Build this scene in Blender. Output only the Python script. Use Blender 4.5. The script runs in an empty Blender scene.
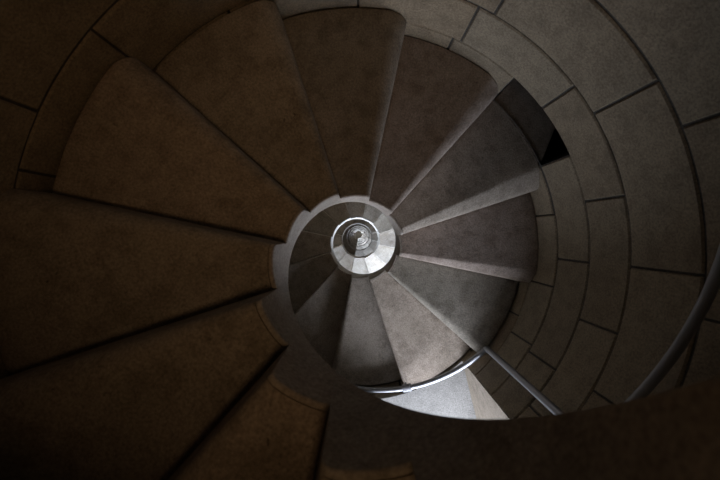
import bpy, bmesh, math, random
from mathutils import Vector, noise
C = bpy.context.scene.collection
PI = math.pi
R = math.radians
RIN, RNEW, ROUT, RWALL = .25, .264, 1.078, 1.09
K = RWALL/1.042
PITCH, RISE, THK = 2.372, 2.372/12, .185
Z0 = 2.619                                   # depth of the newel's lower rim below the eye at 3 o'clock

def zlow(deg):                                # helical lower rim of the newel (deg measured counter-clockwise, unbounded)
    return -(Z0 + PITCH*(-deg/360))

# ------------------------------------------------------------------ materials
def new_mat(name):
    m = bpy.data.materials.new(name); m.use_nodes = True
    nt = m.node_tree; b = nt.nodes['Principled BSDF']
    return m, nt, b
def N(nt, typ, **kw):
    n = nt.nodes.new(typ)
    for k, v in kw.items():
        if k in n.inputs: n.inputs[k].default_value = v
        else: setattr(n, k, v)
    return n
def ramp(nt, src, stops):
    r = nt.nodes.new('ShaderNodeValToRGB'); e = r.color_ramp.elements
    while len(e) < len(stops): e.new(.5)
    for i, (p, c) in enumerate(stops):
        e[i].position = p; e[i].color = (*c, 1) if len(c) == 3 else c
    nt.links.new(src, r.inputs[0]); return r
def mixc(nt, fac, a, b, mode='MIX'):
    n = nt.nodes.new('ShaderNodeMix'); n.data_type = 'RGBA'; n.blend_type = mode
    for s, v in ((0, fac), (6, a), (7, b)):
        if hasattr(v, 'is_linked'): nt.links.new(v, n.inputs[s])
        else: n.inputs[s].default_value = v if s == 0 else (*v, 1)
    return n.outputs[2]
def stone(name, base, dark, tint, rough=.85, scale=1., bump=.5, per_obj=True, block=False, pits=.75):
    m, nt, b = new_mat(name)
    tc = N(nt, 'ShaderNodeTexCoord'); L = nt.links
    vec = tc.outputs['Object']
    if per_obj:
        oi = N(nt, 'ShaderNodeObjectInfo')
        sc = N(nt, 'ShaderNodeVectorMath', operation='SCALE'); cm = N(nt, 'ShaderNodeCombineXYZ')
        L.new(oi.outputs['Random'], cm.inputs[0]); L.new(oi.outputs['Random'], cm.inputs[2])
        L.new(cm.outputs[0], sc.inputs[0]); sc.inputs['Scale'].default_value = 37.
        ad = N(nt, 'ShaderNodeVectorMath', operation='ADD')
        L.new(vec, ad.inputs[0]); L.new(sc.outputs[0], ad.inputs[1]); vec = ad.outputs[0]
    def ns(s, d, r=.6):
        n = N(nt, 'ShaderNodeTexNoise'); n.inputs['Scale'].default_value = s*scale
        n.inputs['Detail'].default_value = d; n.inputs['Roughness'].default_value = r
        L.new(vec, n.inputs['Vector']); return n.outputs['Fac']
    big, mid, fine = ns(3.2, 5), ns(13, 6, .65), ns(120, 4, .7)
    r1 = ramp(nt, big, [(.32, (0, 0, 0)), (.68, (1, 1, 1))])
    c = mixc(nt, r1.outputs[0], base, tint)
    r2 = ramp(nt, mid, [(.36, (1, 1, 1)), (.56, (0, 0, 0))])
    f2 = N(nt, 'ShaderNodeMath', operation='MULTIPLY'); f2.inputs[1].default_value = .58
    L.new(r2.outputs[0], f2.inputs[0]); c = mixc(nt, f2.outputs[0], c, dark)
    r3 = ramp(nt, fine, [(.3, (.55, .55, .55)), (.7, (1.25, 1.25, 1.25))])
    c = mixc(nt, 1., c, r3.outputs[0], 'MULTIPLY')
    vo = N(nt, 'ShaderNodeTexVoronoi'); vo.inputs['Scale'].default_value = 26*scale
    wv = N(nt, 'ShaderNodeVectorMath', operation='ADD'); nz = N(nt, 'ShaderNodeTexNoise'); nz.inputs['Scale'].default_value = 30
    L.new(vec, nz.inputs['Vector']); L.new(vec, wv.inputs[0])
    s2 = N(nt, 'ShaderNodeVectorMath', operation='SCALE'); s2.inputs['Scale'].default_value = .06
    L.new(nz.outputs['Color'], s2.inputs[0]); L.new(s2.outputs[0], wv.inputs[1]); L.new(wv.outputs[0], vo.inputs['Vector'])
    r4 = ramp(nt, vo.outputs['Distance'], [(.05, (1, 1, 1)), (.13, (0, 0, 0))])
    vsel = ramp(nt, ns(5, 2), [(.52, (0, 0, 0)), (.6, (1, 1, 1))])
    pm = N(nt, 'ShaderNodeMath', operation='MULTIPLY'); L.new(r4.outputs[0], pm.inputs[0]); L.new(vsel.outputs[0], pm.inputs[1])
    pm2 = N(nt, 'ShaderNodeMath', operation='MULTIPLY'); pm2.inputs[1].default_value = pits; L.new(pm.outputs[0], pm2.inputs[0])
    c = mixc(nt, pm2.outputs[0], c, tuple(x*.45 for x in dark))
    if block:
        at = N(nt, 'ShaderNodeAttribute', attribute_name='block_tint'); c = mixc(nt, 1., c, at.outputs['Color'], 'MULTIPLY')
    elif per_obj:
        rr = ramp(nt, oi.outputs['Random'], [(0, (.86, .84, .82)), (.5, (1, 1, 1)), (1, (1.05, 1.0, .98))])
        c = mixc(nt, 1., c, rr.outputs[0], 'MULTIPLY')
    L.new(c, b.inputs['Base Color']); b.inputs['Roughness'].default_value = rough
    h = N(nt, 'ShaderNodeMath', operation='MULTIPLY_ADD'); L.new(mid, h.inputs[0]); h.inputs[1].default_value = 1.6; L.new(fine, h.inputs[2])
    h2 = N(nt, 'ShaderNodeMath', operation='SUBTRACT'); L.new(h.outputs[0], h2.inputs[0]); L.new(pm2.outputs[0], h2.inputs[1])
    bp = N(nt, 'ShaderNodeBump'); bp.inputs['Strength'].default_value = bump; bp.inputs['Distance'].default_value = .006
    L.new(h2.outputs[0], bp.inputs['Height']); L.new(bp.outputs[0], b.inputs['Normal'])
    return m
M_STEP = stone('worn_step_stone', (.40, .355, .30), (.21, .18, .145), (.45, .395, .345))
M_STEPB = stone('reddish_step_stone', (.36, .31, .27), (.19, .15, .12), (.41, .345, .305))
M_STEPG = stone('greenish_step_stone', (.29, .265, .22), (.15, .13, .10), (.35, .315, .27))
M_NEW = stone('newel_stone', (.42, .375, .33), (.28, .245, .21), (.46, .42, .38), bump=.15, pits=.2)
M_WALL = stone('wall_block_stone', (.31, .255, .18), (.20, .16, .112), (.35, .285, .20), per_obj=False, block=True, bump=.2, pits=.25)
M_MORT = stone('mortar', (.07, .064, .057), (.04, .037, .033), (.09, .083, .075), per_obj=False, bump=.3)
M_SILL = stone('pale_sill_stone', (.36, .36, .355), (.28, .28, .275), (.40, .40, .395), bump=.12, pits=.25)
M_JAMB = stone('jamb_stone', (.31, .275, .22), (.17, .145, .11), (.35, .31, .26), bump=.3)
M_FLOOR = stone('ground_floor_stone', (.45, .42, .38), (.3, .27, .24), (.5, .47, .43), per_obj=False)
M_HOLE = stone('shade_dark_stone', (.13, .12, .11), (.08, .07, .06), (.16, .15, .14), per_obj=False)  # shade of the deep niche put into the stone colour
def metal():
    m, nt, b = new_mat('brushed_steel')
    b.inputs['Base Color'].default_value = (.40, .42, .46, 1); b.inputs['Metallic'].default_value = 1; b.inputs['Roughness'].default_value = .32
    n = N(nt, 'ShaderNodeTexNoise'); n.inputs['Scale'].default_value = 40
    r = ramp(nt, n.outputs['Fac'], [(.3, (.40,)*3), (.7, (.52,)*3)]); nt.links.new(r.outputs[0], b.inputs['Roughness'])
    return m
M_METAL = metal()
M_CLAMP, _nt, _b = new_mat('dull_zinc'); _b.inputs['Base Color'].default_value = (.33, .34, .38, 1); _b.inputs['Roughness'].default_value = .6
def glassmat():
    m, nt, b = new_mat('lamp_glass'); b.inputs['Base Color'].default_value = (.9, .7, .5, 1)
    b.inputs['Emission Color'].default_value = (1, .55, .22, 1); b.inputs['Emission Strength'].default_value = 6; return m

# ------------------------------------------------------------------ object helpers
def link(name, me, mat, parent=None, smooth=True):
    mats = mat if isinstance(mat, (list, tuple)) else [mat]
    for m in mats: me.materials.append(m)
    if smooth:
        for p in me.polygons: p.use_smooth = True
    o = bpy.data.objects.new(name, me); C.objects.link(o)
    if parent: o.parent = parent
    return o
def bm_obj(name, bm, mat, parent=None, smooth=True, auto=None):
    bmesh.ops.recalc_face_normals(bm, faces=bm.faces)
    if auto:
        for e in bm.edges:
            if len(e.link_faces) == 2 and e.calc_face_angle(0) > R(auto): e.smooth = False
    me = bpy.data.meshes.new(name); bm.to_mesh(me); bm.free()
    return link(name, me, mat, parent, smooth)
def tag(o, label, cat, group=None):
    o['label'] = label; o['category'] = cat
    if group: o['group'] = group
def structure(o): o['kind'] = 'structure'

# ------------------------------------------------------------------ stair steps
SPAN = 30.
def sweep(rs, top, nose, ztop_fn, fine=22, nn=8, foff=0., amp=0., seed=0, back=0., rend=None, chip=False):
    """closed wedge: cross-sections (back edge, top, rounded nose, riser, helical soffit) swept over the radii rs"""
    bm = bmesh.new(); rows = []
    for ir, r0 in enumerate(rs):
        pts = []
        phe = SPAN - foff/r0*180/PI
        rho = nose(r0)
        ph0 = back/r0*180/PI
        phn = phe - rho/r0*180/PI
        zt = ztop_fn(r0)
        phs = []
        def P(ph, z, soft=0):
            phs.append(ph)
            r = r0
            if rend and ir >= len(rs)-3: r = r0 + rend(ph)*(ir-(len(rs)-3))/2.
            a = -R(ph); x, y = r*math.cos(a), r*math.sin(a)
            if amp and soft:
                v = Vector((x, y, seed*3.1))
                z += amp*noise.noise(v*4.)+amp*.35*noise.noise(v*14.)
                z -= .006*math.sin(PI*ph/SPAN)*max(0, 1-abs(r-.62)/.42)
            if chip and r > .99 and ph > 25:
                v = Vector((x*30, y*30, 5.)); z -= .03*max(0, (r-.99)/.09)*max(0, (ph-25)/5)*(1+.9*noise.noise(v))
            return bm.verts.new((x, y, z))
        for i in range(fine+1):
            ph = ph0 + (phn-ph0)*i/fine
            pts.append(P(ph, zt - (.004 if i == 0 else 0), 1))
        prof = [(.08, .015), (.18, .06), (.4, .22), (.62, .385), (.82, .55), (.93, .69), (.985, .86), (1, 1.05)] if top and seed in (54, 55) else \
               [(.14, .01), (.3, .05), (.46, .12), (.62, .22), (.77, .36), (.9, .54), (.98, .76), (1, .98)] if top else \
               [(math.sin(i/nn*PI/2), .8*(1-math.cos(i/nn*PI/2))) for i in range(1, nn+1)]
        for i, (px_, pz_) in enumerate(prof):
            pts.append(P(phn + (rho*px_/r0)*180/PI, zt - rho*pz_, 1 if i < 5 else 0))
        pts.append(P(phe, -RISE*.97)); 
        for q in list(phs)[::-1]:
            pts.append(P(q, -THK-RISE*q/SPAN + (0 if top else .004)))
        rows.append(pts)
    n = len(rows[0])
    for a, b in zip(rows[:-1], rows[1:]):
        for i in range(n):
            bm.faces.new((a[i], a[(i+1) % n], b[(i+1) % n], b[i]))
    for row in (rows[0], rows[-1]):
        for i in range(n//2-1): bm.faces.new((row[i], row[i+1], row[n-2-i], row[n-1-i]))
    return bm
def tread_bm(seed, chip=False):
    rnd = random.Random(seed)
    RO = RWALL-.0015 if seed in (44, 45, 46, 47, 48, 49, 52, 53, 54, 55) else ROUT
    rs = [RNEW+.001+(RO-RNEW-.001)*(i/18) for i in range(17)] + [RO-.02, RO-.008, RO]
    k = rnd.uniform(.9, 1.12)*(1.35 if seed == 54 else 1); a1 = 0 if seed in (48, 49, 52, 53, 54, 55) else rnd.uniform(-.01, .0)
    return sweep(rs, True, lambda r: (.024+.052*(r-.3)/.75)*k*(.18 if seed > 58 else .8 if seed > 55 else 1.25 if seed == 55 else 1.1), lambda r: -(0 if seed in (53, 54) else .004)*max(0, (r-(ROUT-.012))/.012), amp=.0035, seed=seed,
                 rend=lambda ph: a1*max(0, ph/SPAN), chip=chip)
def newel_bm(seed):
    rs = []; q = .008
    for i in range(7):
        a = i/6*PI/2; rs.append(RIN+q*(1-math.cos(a)))
    zt = {}
    for i, r in enumerate(rs): zt[round(r, 5)] = .001 - q*(1-math.sin(i/6*PI/2))
    rs += [RIN+.011, RNEW-.0015, RNEW]
    zt[round(RNEW-.0015, 5)] = .001; zt[round(RNEW, 5)] = -.001
    # straight inner face begins at RIN
    return sweep(rs, False, lambda r: .026 if seed < 96 else .007, lambda r: zt.get(round(r, 5), .001), fine=12, amp=.0015, seed=seed)

HOURS = ['twelve', 'one', 'two', 'three', 'four', 'five', 'six', 'seven', 'eight', 'nine', 'ten', 'eleven']
TURN = 'nearest second third fourth fifth sixth seventh eighth ninth tenth eleventh twelfth'.split()
SPECIAL = {
 -7: 'black out-of-focus stone step end filling the lower right corner, below the upper rail',
 -6: 'very dark brown step whose smooth inner end sweeps under the upright of the rail',
 -5: 'near-black stone step whose smooth inner end covers the area below the bright window sill',
 -4: 'dark brown stone step by the bottom edge, six o\'clock on nearest turn',
 -3: 'brown stone step cut by the bottom edge, seven o\'clock on nearest turn',
 -2: 'large shadowed brown step filling the bottom left corner, eight o\'clock on nearest turn',
 -1: 'large brown stone step across the left edge, nine o\'clock on nearest turn',
 0: 'warm brown stone wedge step with rounded outer corner, ten o\'clock on nearest turn',
 1: 'warm brown stone wedge step at eleven o\'clock between two brown and green-grey steps',
 2: 'dark mossy green-grey step at twelve o\'clock under the light wall edge at top',
 3: 'reddish grey step with chipped outer corner beside the dark wall niche',
 4: 'grey step with wide pale rounded nosing, running into the black wall niche',
 5: 'reddish grey step pointing right at three o\'clock, below the wide pale nosing',
 6: 'greenish grey speckled step at four o\'clock, its outer corner touching the rail bend',
 7: 'pale grey lit step ending above the curved steel rail and bright window sill',
 8: 'dark grey step at six o\'clock beside the pale lit step, ending in black shadow'}
JMIN, JMAX = -7, 131
MATS = {2: M_STEPG, 3: M_STEPB, 5: M_STEPB, 6: M_STEPG}
def make_step(j, me_pair=None):
    e = bpy.data.objects.new('stair_step', None); C.objects.link(e); e.empty_display_size = .1
    deg = 168 - 30*j
    e.location = (0, 0, zlow(deg)+THK); e.rotation_euler = (0, 0, R(deg))
    if me_pair is None:
        t = bm_obj('tread_block', tread_bm(j+50, chip=(j == 3)), MATS.get(j, M_STEP), e, auto=40)
        n = bm_obj('newel_end', newel_bm(j+90), M_NEW, e, auto=50)
    else:
        for o in me_pair:
            c = o.copy(); C.objects.link(c); c.parent = e
        t = n = None
    hour = (10+j) % 12
    turn = max(0, (j+6)//12)
    if j in SPECIAL: lab = SPECIAL[j]
    else: lab = 'small %s stone step at %s o\'clock on the %s turn down the well' % (
            'pale lit' if turn == 1 and hour in (1, 2, 3, 4, 5, 6, 7, 8) else 'grey', HOURS[hour], TURN[min(turn, 11)])
    tag(e, lab, 'stair step', 'stone steps of the spiral stair')
    return t, n
pairs = []
for j in range(JMIN, 19): pairs.append(make_step(j))
for j in range(19, JMAX): make_step(j, pairs[j % 7 + 14])
ZBOT = zlow(168-30*(JMAX-1)) + THK - RISE

# ------------------------------------------------------------------ wall of coursed blocks
bounds = [round(b*K, 4) for b in (1.17, .88, .59, .30, .01, -.28, -.57, -.86, -1.155, -1.474, -1.737, -2.017, -2.297, -2.58)]
while bounds[-1] > ZBOT - .1: bounds.append(bounds[-1]-.285)
WIN = [(-84, -48, -2.58*K, -1.474*K, 1)]
def snap(z): return min(bounds, key=lambda b: abs(b-z))
for k in range(1, 11):
    z = -2.58*K - PITCH*k
    WIN.append((-84, -48, snap(z), snap(z+1.1), 1))
WIN.insert(2, (-150, -118, snap(-5.75), snap(-4.9), 1))  # extra unseen window, added to brighten the treads further down the well
NICHE = (24.5, 48, -2.017*K, -1.737*K)
OPEN = [(a, b, z0, z1) for a, b, z0, z1, _ in WIN] + [NICHE]
JOINTS = {(-1.155): [139, 31, -2.5, 60.5, 165, -30, 110, 85], (-1.474): [38, 12.5, -17, 64, 90, 118, -42], (-1.737): [-2.8, -31, 66, 98],
          (-2.017): [-11, 10, -29], (-.86): [22.5, -9.5, 50, 155, 130]}
rnd = random.Random(4)
bm = bmesh.new(); tint = bm.verts.layers.float_color.new('block_tint')
def block(a0, a1, z0, z1):
    if abs(z1-NICHE[2]) < .01 and a1 > NICHE[0] and a0 < NICHE[1]: z1 -= .012
    g = .0045; da = g/RWALL*180/PI; c = .006
    n = max(2, int(abs(a1-a0)/3)+1)
    t = rnd.uniform(.84, 1.1); w = rnd.uniform(-.03, .03); col = (t+w, t, t-w, 1)
    prof = [(z0+g, .012, 0), (z0+g, c, 0), (z0+g+c, 0, 1), (z1-g-c, 0, 1), (z1-g, c, 0), (z1-g, .012, 0)]
    dr = rnd.uniform(0, .004)
    cols = []
    A = [(a0+da, .012), (a0+da, c)] + [(a0+da*2+(a1-a0-4*da)*i/n, 0) for i in range(n+1)] + [(a1-da, c), (a1-da, .012)]
    for a, ca in A:
        col_ = []
        for z, cz, k in prof:
            r = RWALL + dr + max(ca, cz)
            v = bm.verts.new((r*math.cos(R(a)), r*math.sin(R(a)), z)); v[tint] = col; col_.append(v)
        cols.append(col_)
    for p, q in zip(cols[:-1], cols[1:]):
        for i in range(5): bm.faces.new((p[i], p[i+1], q[i+1], q[i]))
for zt, zb in zip(bounds[:-1], bounds[1:]):
    zb0 = round(zb/K, 3)
    key = {(-1.474): -1.155, (-1.737): -1.474, (-2.017): -1.737, (-2.297): -2.017, (-1.155): -.86}.get(zb0)
    js = sorted(JOINTS[key]) if key is not None else [rnd.uniform(0, 26)-180]
    # complete the circle with regular joints
    a = js[-1]; end = js[0] + 360
    while end - a > 36:
        a += rnd.uniform(23, 31); js.append(a)
    for i in range(len(js)):
        a0 = js[i]; a1 = js[i+1] if i+1 < len(js) else js[0]+360
        segs = [(a0, a1)]
        for o0, o1, oz0, oz1 in OPEN:
            if zb >= oz0-.01 and zt <= oz1+.01:
                ns = []
                for s0, s1 in segs:
                    for sh in (-360, 0, 360):
                        p, q = o0+sh, o1+sh
                        if q > s0 and p < s1:
                            if p > s0+2: ns.append((s0, p))
                            s0 = q
                            if s0 >= s1: break
                    if s1-s0 > 2: ns.append((s0, s1))
                segs = ns
        for s in segs: block(*s, zb, zt)
wall = bm_obj('wall_outer', bm, M_WALL, auto=30); structure(wall)
# mortar bed behind the blocks, with the same openings
bm = bmesh.new(); RM = RWALL+.010
zs = sorted(set(bounds)); vs = {}
def mv(a, z):
    k = (round(a % 360, 3), round(z, 4))
    if k not in vs: vs[k] = bm.verts.new((RM*math.cos(R(a)), RM*math.sin(R(a)), z))
    return vs[k]
angs = sorted(set([i*5. for i in range(72)] + [o % 360 for w in OPEN for o in w[:2]]))
for z0, z1 in zip(zs[:-1], zs[1:]):
    for a0, a1 in zip(angs, angs[1:]+[360.]):
        mid = (a0+a1)/2
        if any(z0 >= w[2]-.01 and z1 <= w[3]+.01 and (w[0] < mid < w[1] or w[0] < mid-360 < w[1]) for w in OPEN): continue
        bm.faces.new((mv(a0, z0), mv(a1, z0), mv(a1, z1), mv(a0, z1)))
mortar = bm_obj('trim_1', bm, M_MORT); structure(mortar)
# outer shell and caps so that daylight comes only through the windows
def ring_pt(a, r, z): return (r*math.cos(R(a)), r*math.sin(R(a)), z)
def prism(pts2, z0, z1, name, mat, parent=None):
    bm = bmesh.new()
    lo = [bm.verts.new((x, y, z0)) for x, y in pts2]; hi = [bm.verts.new((x, y, z1)) for x, y in pts2]
    bm.faces.new(lo); bm.faces.new(hi); n = len(lo)
    for i in range(n): bm.faces.new((lo[i], lo[(i+1) % n], hi[(i+1) % n], hi[i]))
    return bm_obj(name, bm, mat, parent, smooth=False)
def disc(name, z0, z1, r, mat):
    o = prism([(r*math.cos(R(a)), r*math.sin(R(a))) for a in range(0, 360, 5)], z0, z1, name, mat); structure(o); return o
disc('floor', ZBOT-.1, ZBOT, RWALL+.2, M_FLOOR)
disc('ceiling', bounds[0], bounds[0]+.1, RWALL+.2, M_WALL)

# ------------------------------------------------------------------ window reveals
def polar(a, r=RWALL+.004): return Vector((r*math.cos(R(a)), r*math.sin(R(a))))
for k, (a0, a1, z0, z1, _) in enumerate(WIN):
    pr, pl = polar(a1), polar(a0)                    # right jamb foot (-48) and left jamb foot (-93)
    mid_ = R((a0+a1)/2); out = Vector((math.cos(mid_), math.sin(mid_)))
    dr = Vector((.24, -.97)).normalized() if a1 == -48 else out; dl = Vector((-.02, -1)).normalized() if a1 == -48 else out
    D = .72
    qr, ql = pr+dr*D, pl+dl*D
    w = bpy.data.objects.new('window_%d' % (k+1), None); C.objects.link(w); structure(w)
    arc = [polar(a0+(a1-a0)*i/14) for i in range(15)]
    s = prism([tuple(p) for p in arc] + [tuple(qr), tuple(ql)], z0-.12, z0+.004, 'window_sill', M_SILL, w)
    prism([tuple(p) for p in arc] + [tuple(qr), tuple(ql)], z1, z1+.1, 'window_lintel', M_JAMB, w)
    def jamb(p, q, side):
        d = (q-p).normalized(); nrm = Vector((-d.y, d.x))*side
        prism([tuple(p), tuple(q), tuple(q+nrm*.14), tuple(p+nrm*.05)], z0+.005, z1-.001, 'window_jamb', M_JAMB, w)
    jamb(pr, qr, 1); jamb(pl, ql, -1)
    # daylight entering at the outer end of the reveal
    ld = bpy.data.lights.new('daylight', 'AREA'); ld.shape = 'RECTANGLE'
    ld.size = (qr-ql).length*1.5; ld.size_y = (z1-z0)*1.2
    ld.energy = [50, 320, 150, 120, 180, 230, 250, 280, 330, 380, 700, 700][k]; ld.color = (.84, .89, 1.0) if k == 0 else (.66, .80, 1.0); ld.spread = R(150)
    lo = bpy.data.objects.new('daylight', ld); C.objects.link(lo)
    m = (qr+ql)/2 + (Vector((.08, -.45)) if a1 == -48 else out*.4); lo.location = (m.x, m.y, (z0+z1)/2)
    aim = Vector((0, 0, z0-.1)) - lo.location
    lo.rotation_euler = aim.to_track_quat('-Z', 'Y').to_euler()

# ------------------------------------------------------------------ niche on the right, where a wall block is missing
bmn = bmesh.new()
a0, a1, z0, z1 = NICHE; RB = 1.5
def quad(*p): bmn.faces.new([bmn.verts.new(q) for q in p])
zf = -2.75
quad(ring_pt(a0, RM, zf), ring_pt(a0, RB, zf), ring_pt(a0, RB, z1), ring_pt(a0, RM, z1))
quad(ring_pt(a1, RM, zf), ring_pt(a1, RB, zf), ring_pt(a1, RB, z1), ring_pt(a1, RM, z1))
st = [a0+(a1-a0)*i/6 for i in range(7)]
for p, q in zip(st[:-1], st[1:]):
    quad(ring_pt(p, RB, zf), ring_pt(q, RB, zf), ring_pt(q, RB, z1), ring_pt(p, RB, z1))
    quad(ring_pt(p, RM, z1), ring_pt(q, RM, z1), ring_pt(q, RB, z1), ring_pt(p, RB, z1))
    quad(ring_pt(p, RM, zf), ring_pt(q, RM, zf), ring_pt(q, RB, zf), ring_pt(p, RB, zf))
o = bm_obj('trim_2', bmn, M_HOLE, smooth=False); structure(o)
pts = [ring_pt(a, RWALL-.001, 0)[:2] for a in (47.6, 43, 38, 33, 28, 25.6)] + [ring_pt(26.2, 1.13, 0)[:2], ring_pt(33, 1.31, 0)[:2], ring_pt(40, 1.45, 0)[:2], ring_pt(47.6, 1.45, 0)[:2]]
o = prism(pts, -2.3, zlow(48)+THK+.0015, 'trim_3', M_STEP); structure(o)

# ------------------------------------------------------------------ steel handrail on the outer wall
def tube(bm, pts, r, seg=14, caps=True):
    rings = []
    for i, p in enumerate(pts):
        p = Vector(p); a = Vector(pts[max(0, i-1)]); b = Vector(pts[min(len(pts)-1, i+1)])
        t = (b-a).normalized()
        if i == 0: u = t.orthogonal().normalized()
        else: u = (u - t*u.dot(t)).normalized()
        v = t.cross(u)
        rings.append([bm.verts.new(p+(u*math.cos(2*PI*k/seg)+v*math.sin(2*PI*k/seg))*r) for k in range(seg)])
    for p, q in zip(rings[:-1], rings[1:]):
        for k in range(seg): bm.faces.new((p[k], p[(k+1) % seg], q[(k+1) % seg], q[k]))
    if caps: bm.faces.new(rings[0]); bm.faces.new(rings[-1])
RR = .98*K
def zr_low(a): return -(2.619+.02 + PITCH*(-a/360)) + .245   # helix of the lower run
AP = -38.3
zl = -2.291*K; zu = -1.275*K
def low(a): return ring_pt(a, RR, zl + PITCH*(a-AP)/360)
def up(a): return ring_pt(a, RR, zu + PITCH*(a-AP)/360)
rail = bpy.data.objects.new('handrail', None); C.objects.link(rail); rail.location = ring_pt(AP, RR, zl)
tag(rail, 'curved steel tube handrail with an upright, in front of the bright window sill', 'handrail')
L0 = Vector(rail.location)
def loc(p): return Vector(p)-L0
bm = bmesh.new(); tube(bm, [loc(low(a)) for a in [-172+i*2.5 for i in range(int((AP-2+172)/2.5)+1)]] + [loc(low(AP-.6))], .0175)
bm_obj('lower_rail', bm, M_METAL, rail)
bm = bmesh.new()
tube(bm, [loc(low(AP-.7)), loc(low(AP-.25))] + [loc(ring_pt(AP, RR, zl+dz)) for dz in (.006, .03, .3, .6, .9, zu-zl-.03)] + [loc(ring_pt(AP+.3, RR, zu-.005)), loc(up(AP+1.5))], .0175)
bm_obj('upright', bm, M_METAL, rail)
bm = bmesh.new(); tube(bm, [loc(up(AP+1.5+i*2.5)) for i in range(42)], .0165); bm_obj('upper_rail', bm, M_METAL, rail)
for a, f in ((-71, low), (12, up), (42, up), (-120, low), (-160, low)):
    p = Vector(f(a)); d = Vector((math.cos(R(a)), math.sin(R(a)), 0))
    zz = -.045
    bm = bmesh.new(); q = [p+Vector((0, 0, -.01)), p+Vector((0, 0, -.05)), p+Vector((0, 0, -.083))] if a == -71 else [p+Vector((0, 0, -.02)), p+Vector((0, 0, zz))+d*.01, p+Vector((0, 0, zz-.01))+d*.03, p+Vector((0, 0, zz-.01))+d*.062]
    tube(bm, [loc(x) for x in q], .008, 10); bk = bm_obj('rail_bracket', bm, M_METAL, rail)
    t = Vector(f(a+1))-Vector(f(a-1)); t.normalize()
    bm = bmesh.new(); tube(bm, [loc(p-t*.028), loc(p-t*.022), loc(p+t*.022), loc(p+t*.028)], .026, 16); bm_obj('collar', bm, M_CLAMP, bk)

# ------------------------------------------------------------------ warm stair lamp in the well above the eye, out of frame
lp = bpy.data.lights.new('stair_lamp_light', 'AREA'); lp.shape = 'DISK'; lp.size = .22; lp.energy = .60; lp.color = (1, .60, .29); lp.spread = R(66)
lo = bpy.data.objects.new('stair_lamp_light', lp); C.objects.link(lo); lo.location = (.06, -.2, .98)
lo.rotation_euler = (Vector((-.28, .62, -1.25))-lo.location).to_track_quat('-Z', 'Y').to_euler()

# ------------------------------------------------------------------ world, camera, view
w = bpy.data.worlds.new('World'); bpy.context.scene.world = w; w.use_nodes = True
bg = w.node_tree.nodes['Background']; bg.inputs[0].default_value = (.62, .75, 1, 1); bg.inputs[1].default_value = .6
cam = bpy.data.cameras.new('Camera'); co = bpy.data.objects.new('Camera', cam); C.objects.link(co)
cam.sensor_width = 36; cam.lens = 385/720*36; cam.clip_start = .01; cam.clip_end = 60
co.location = (.0022, .0861, 0); co.rotation_euler = (-.01733, -.00365, 0)
cam.dof.use_dof = True; cam.dof.focus_distance = 3.0; cam.dof.aperture_fstop = 4.0
bpy.context.scene.camera = co
vs_ = bpy.context.scene.view_settings
vs_.view_transform = 'Standard'; vs_.look = 'None'; vs_.exposure = 0; vs_.gamma = 1
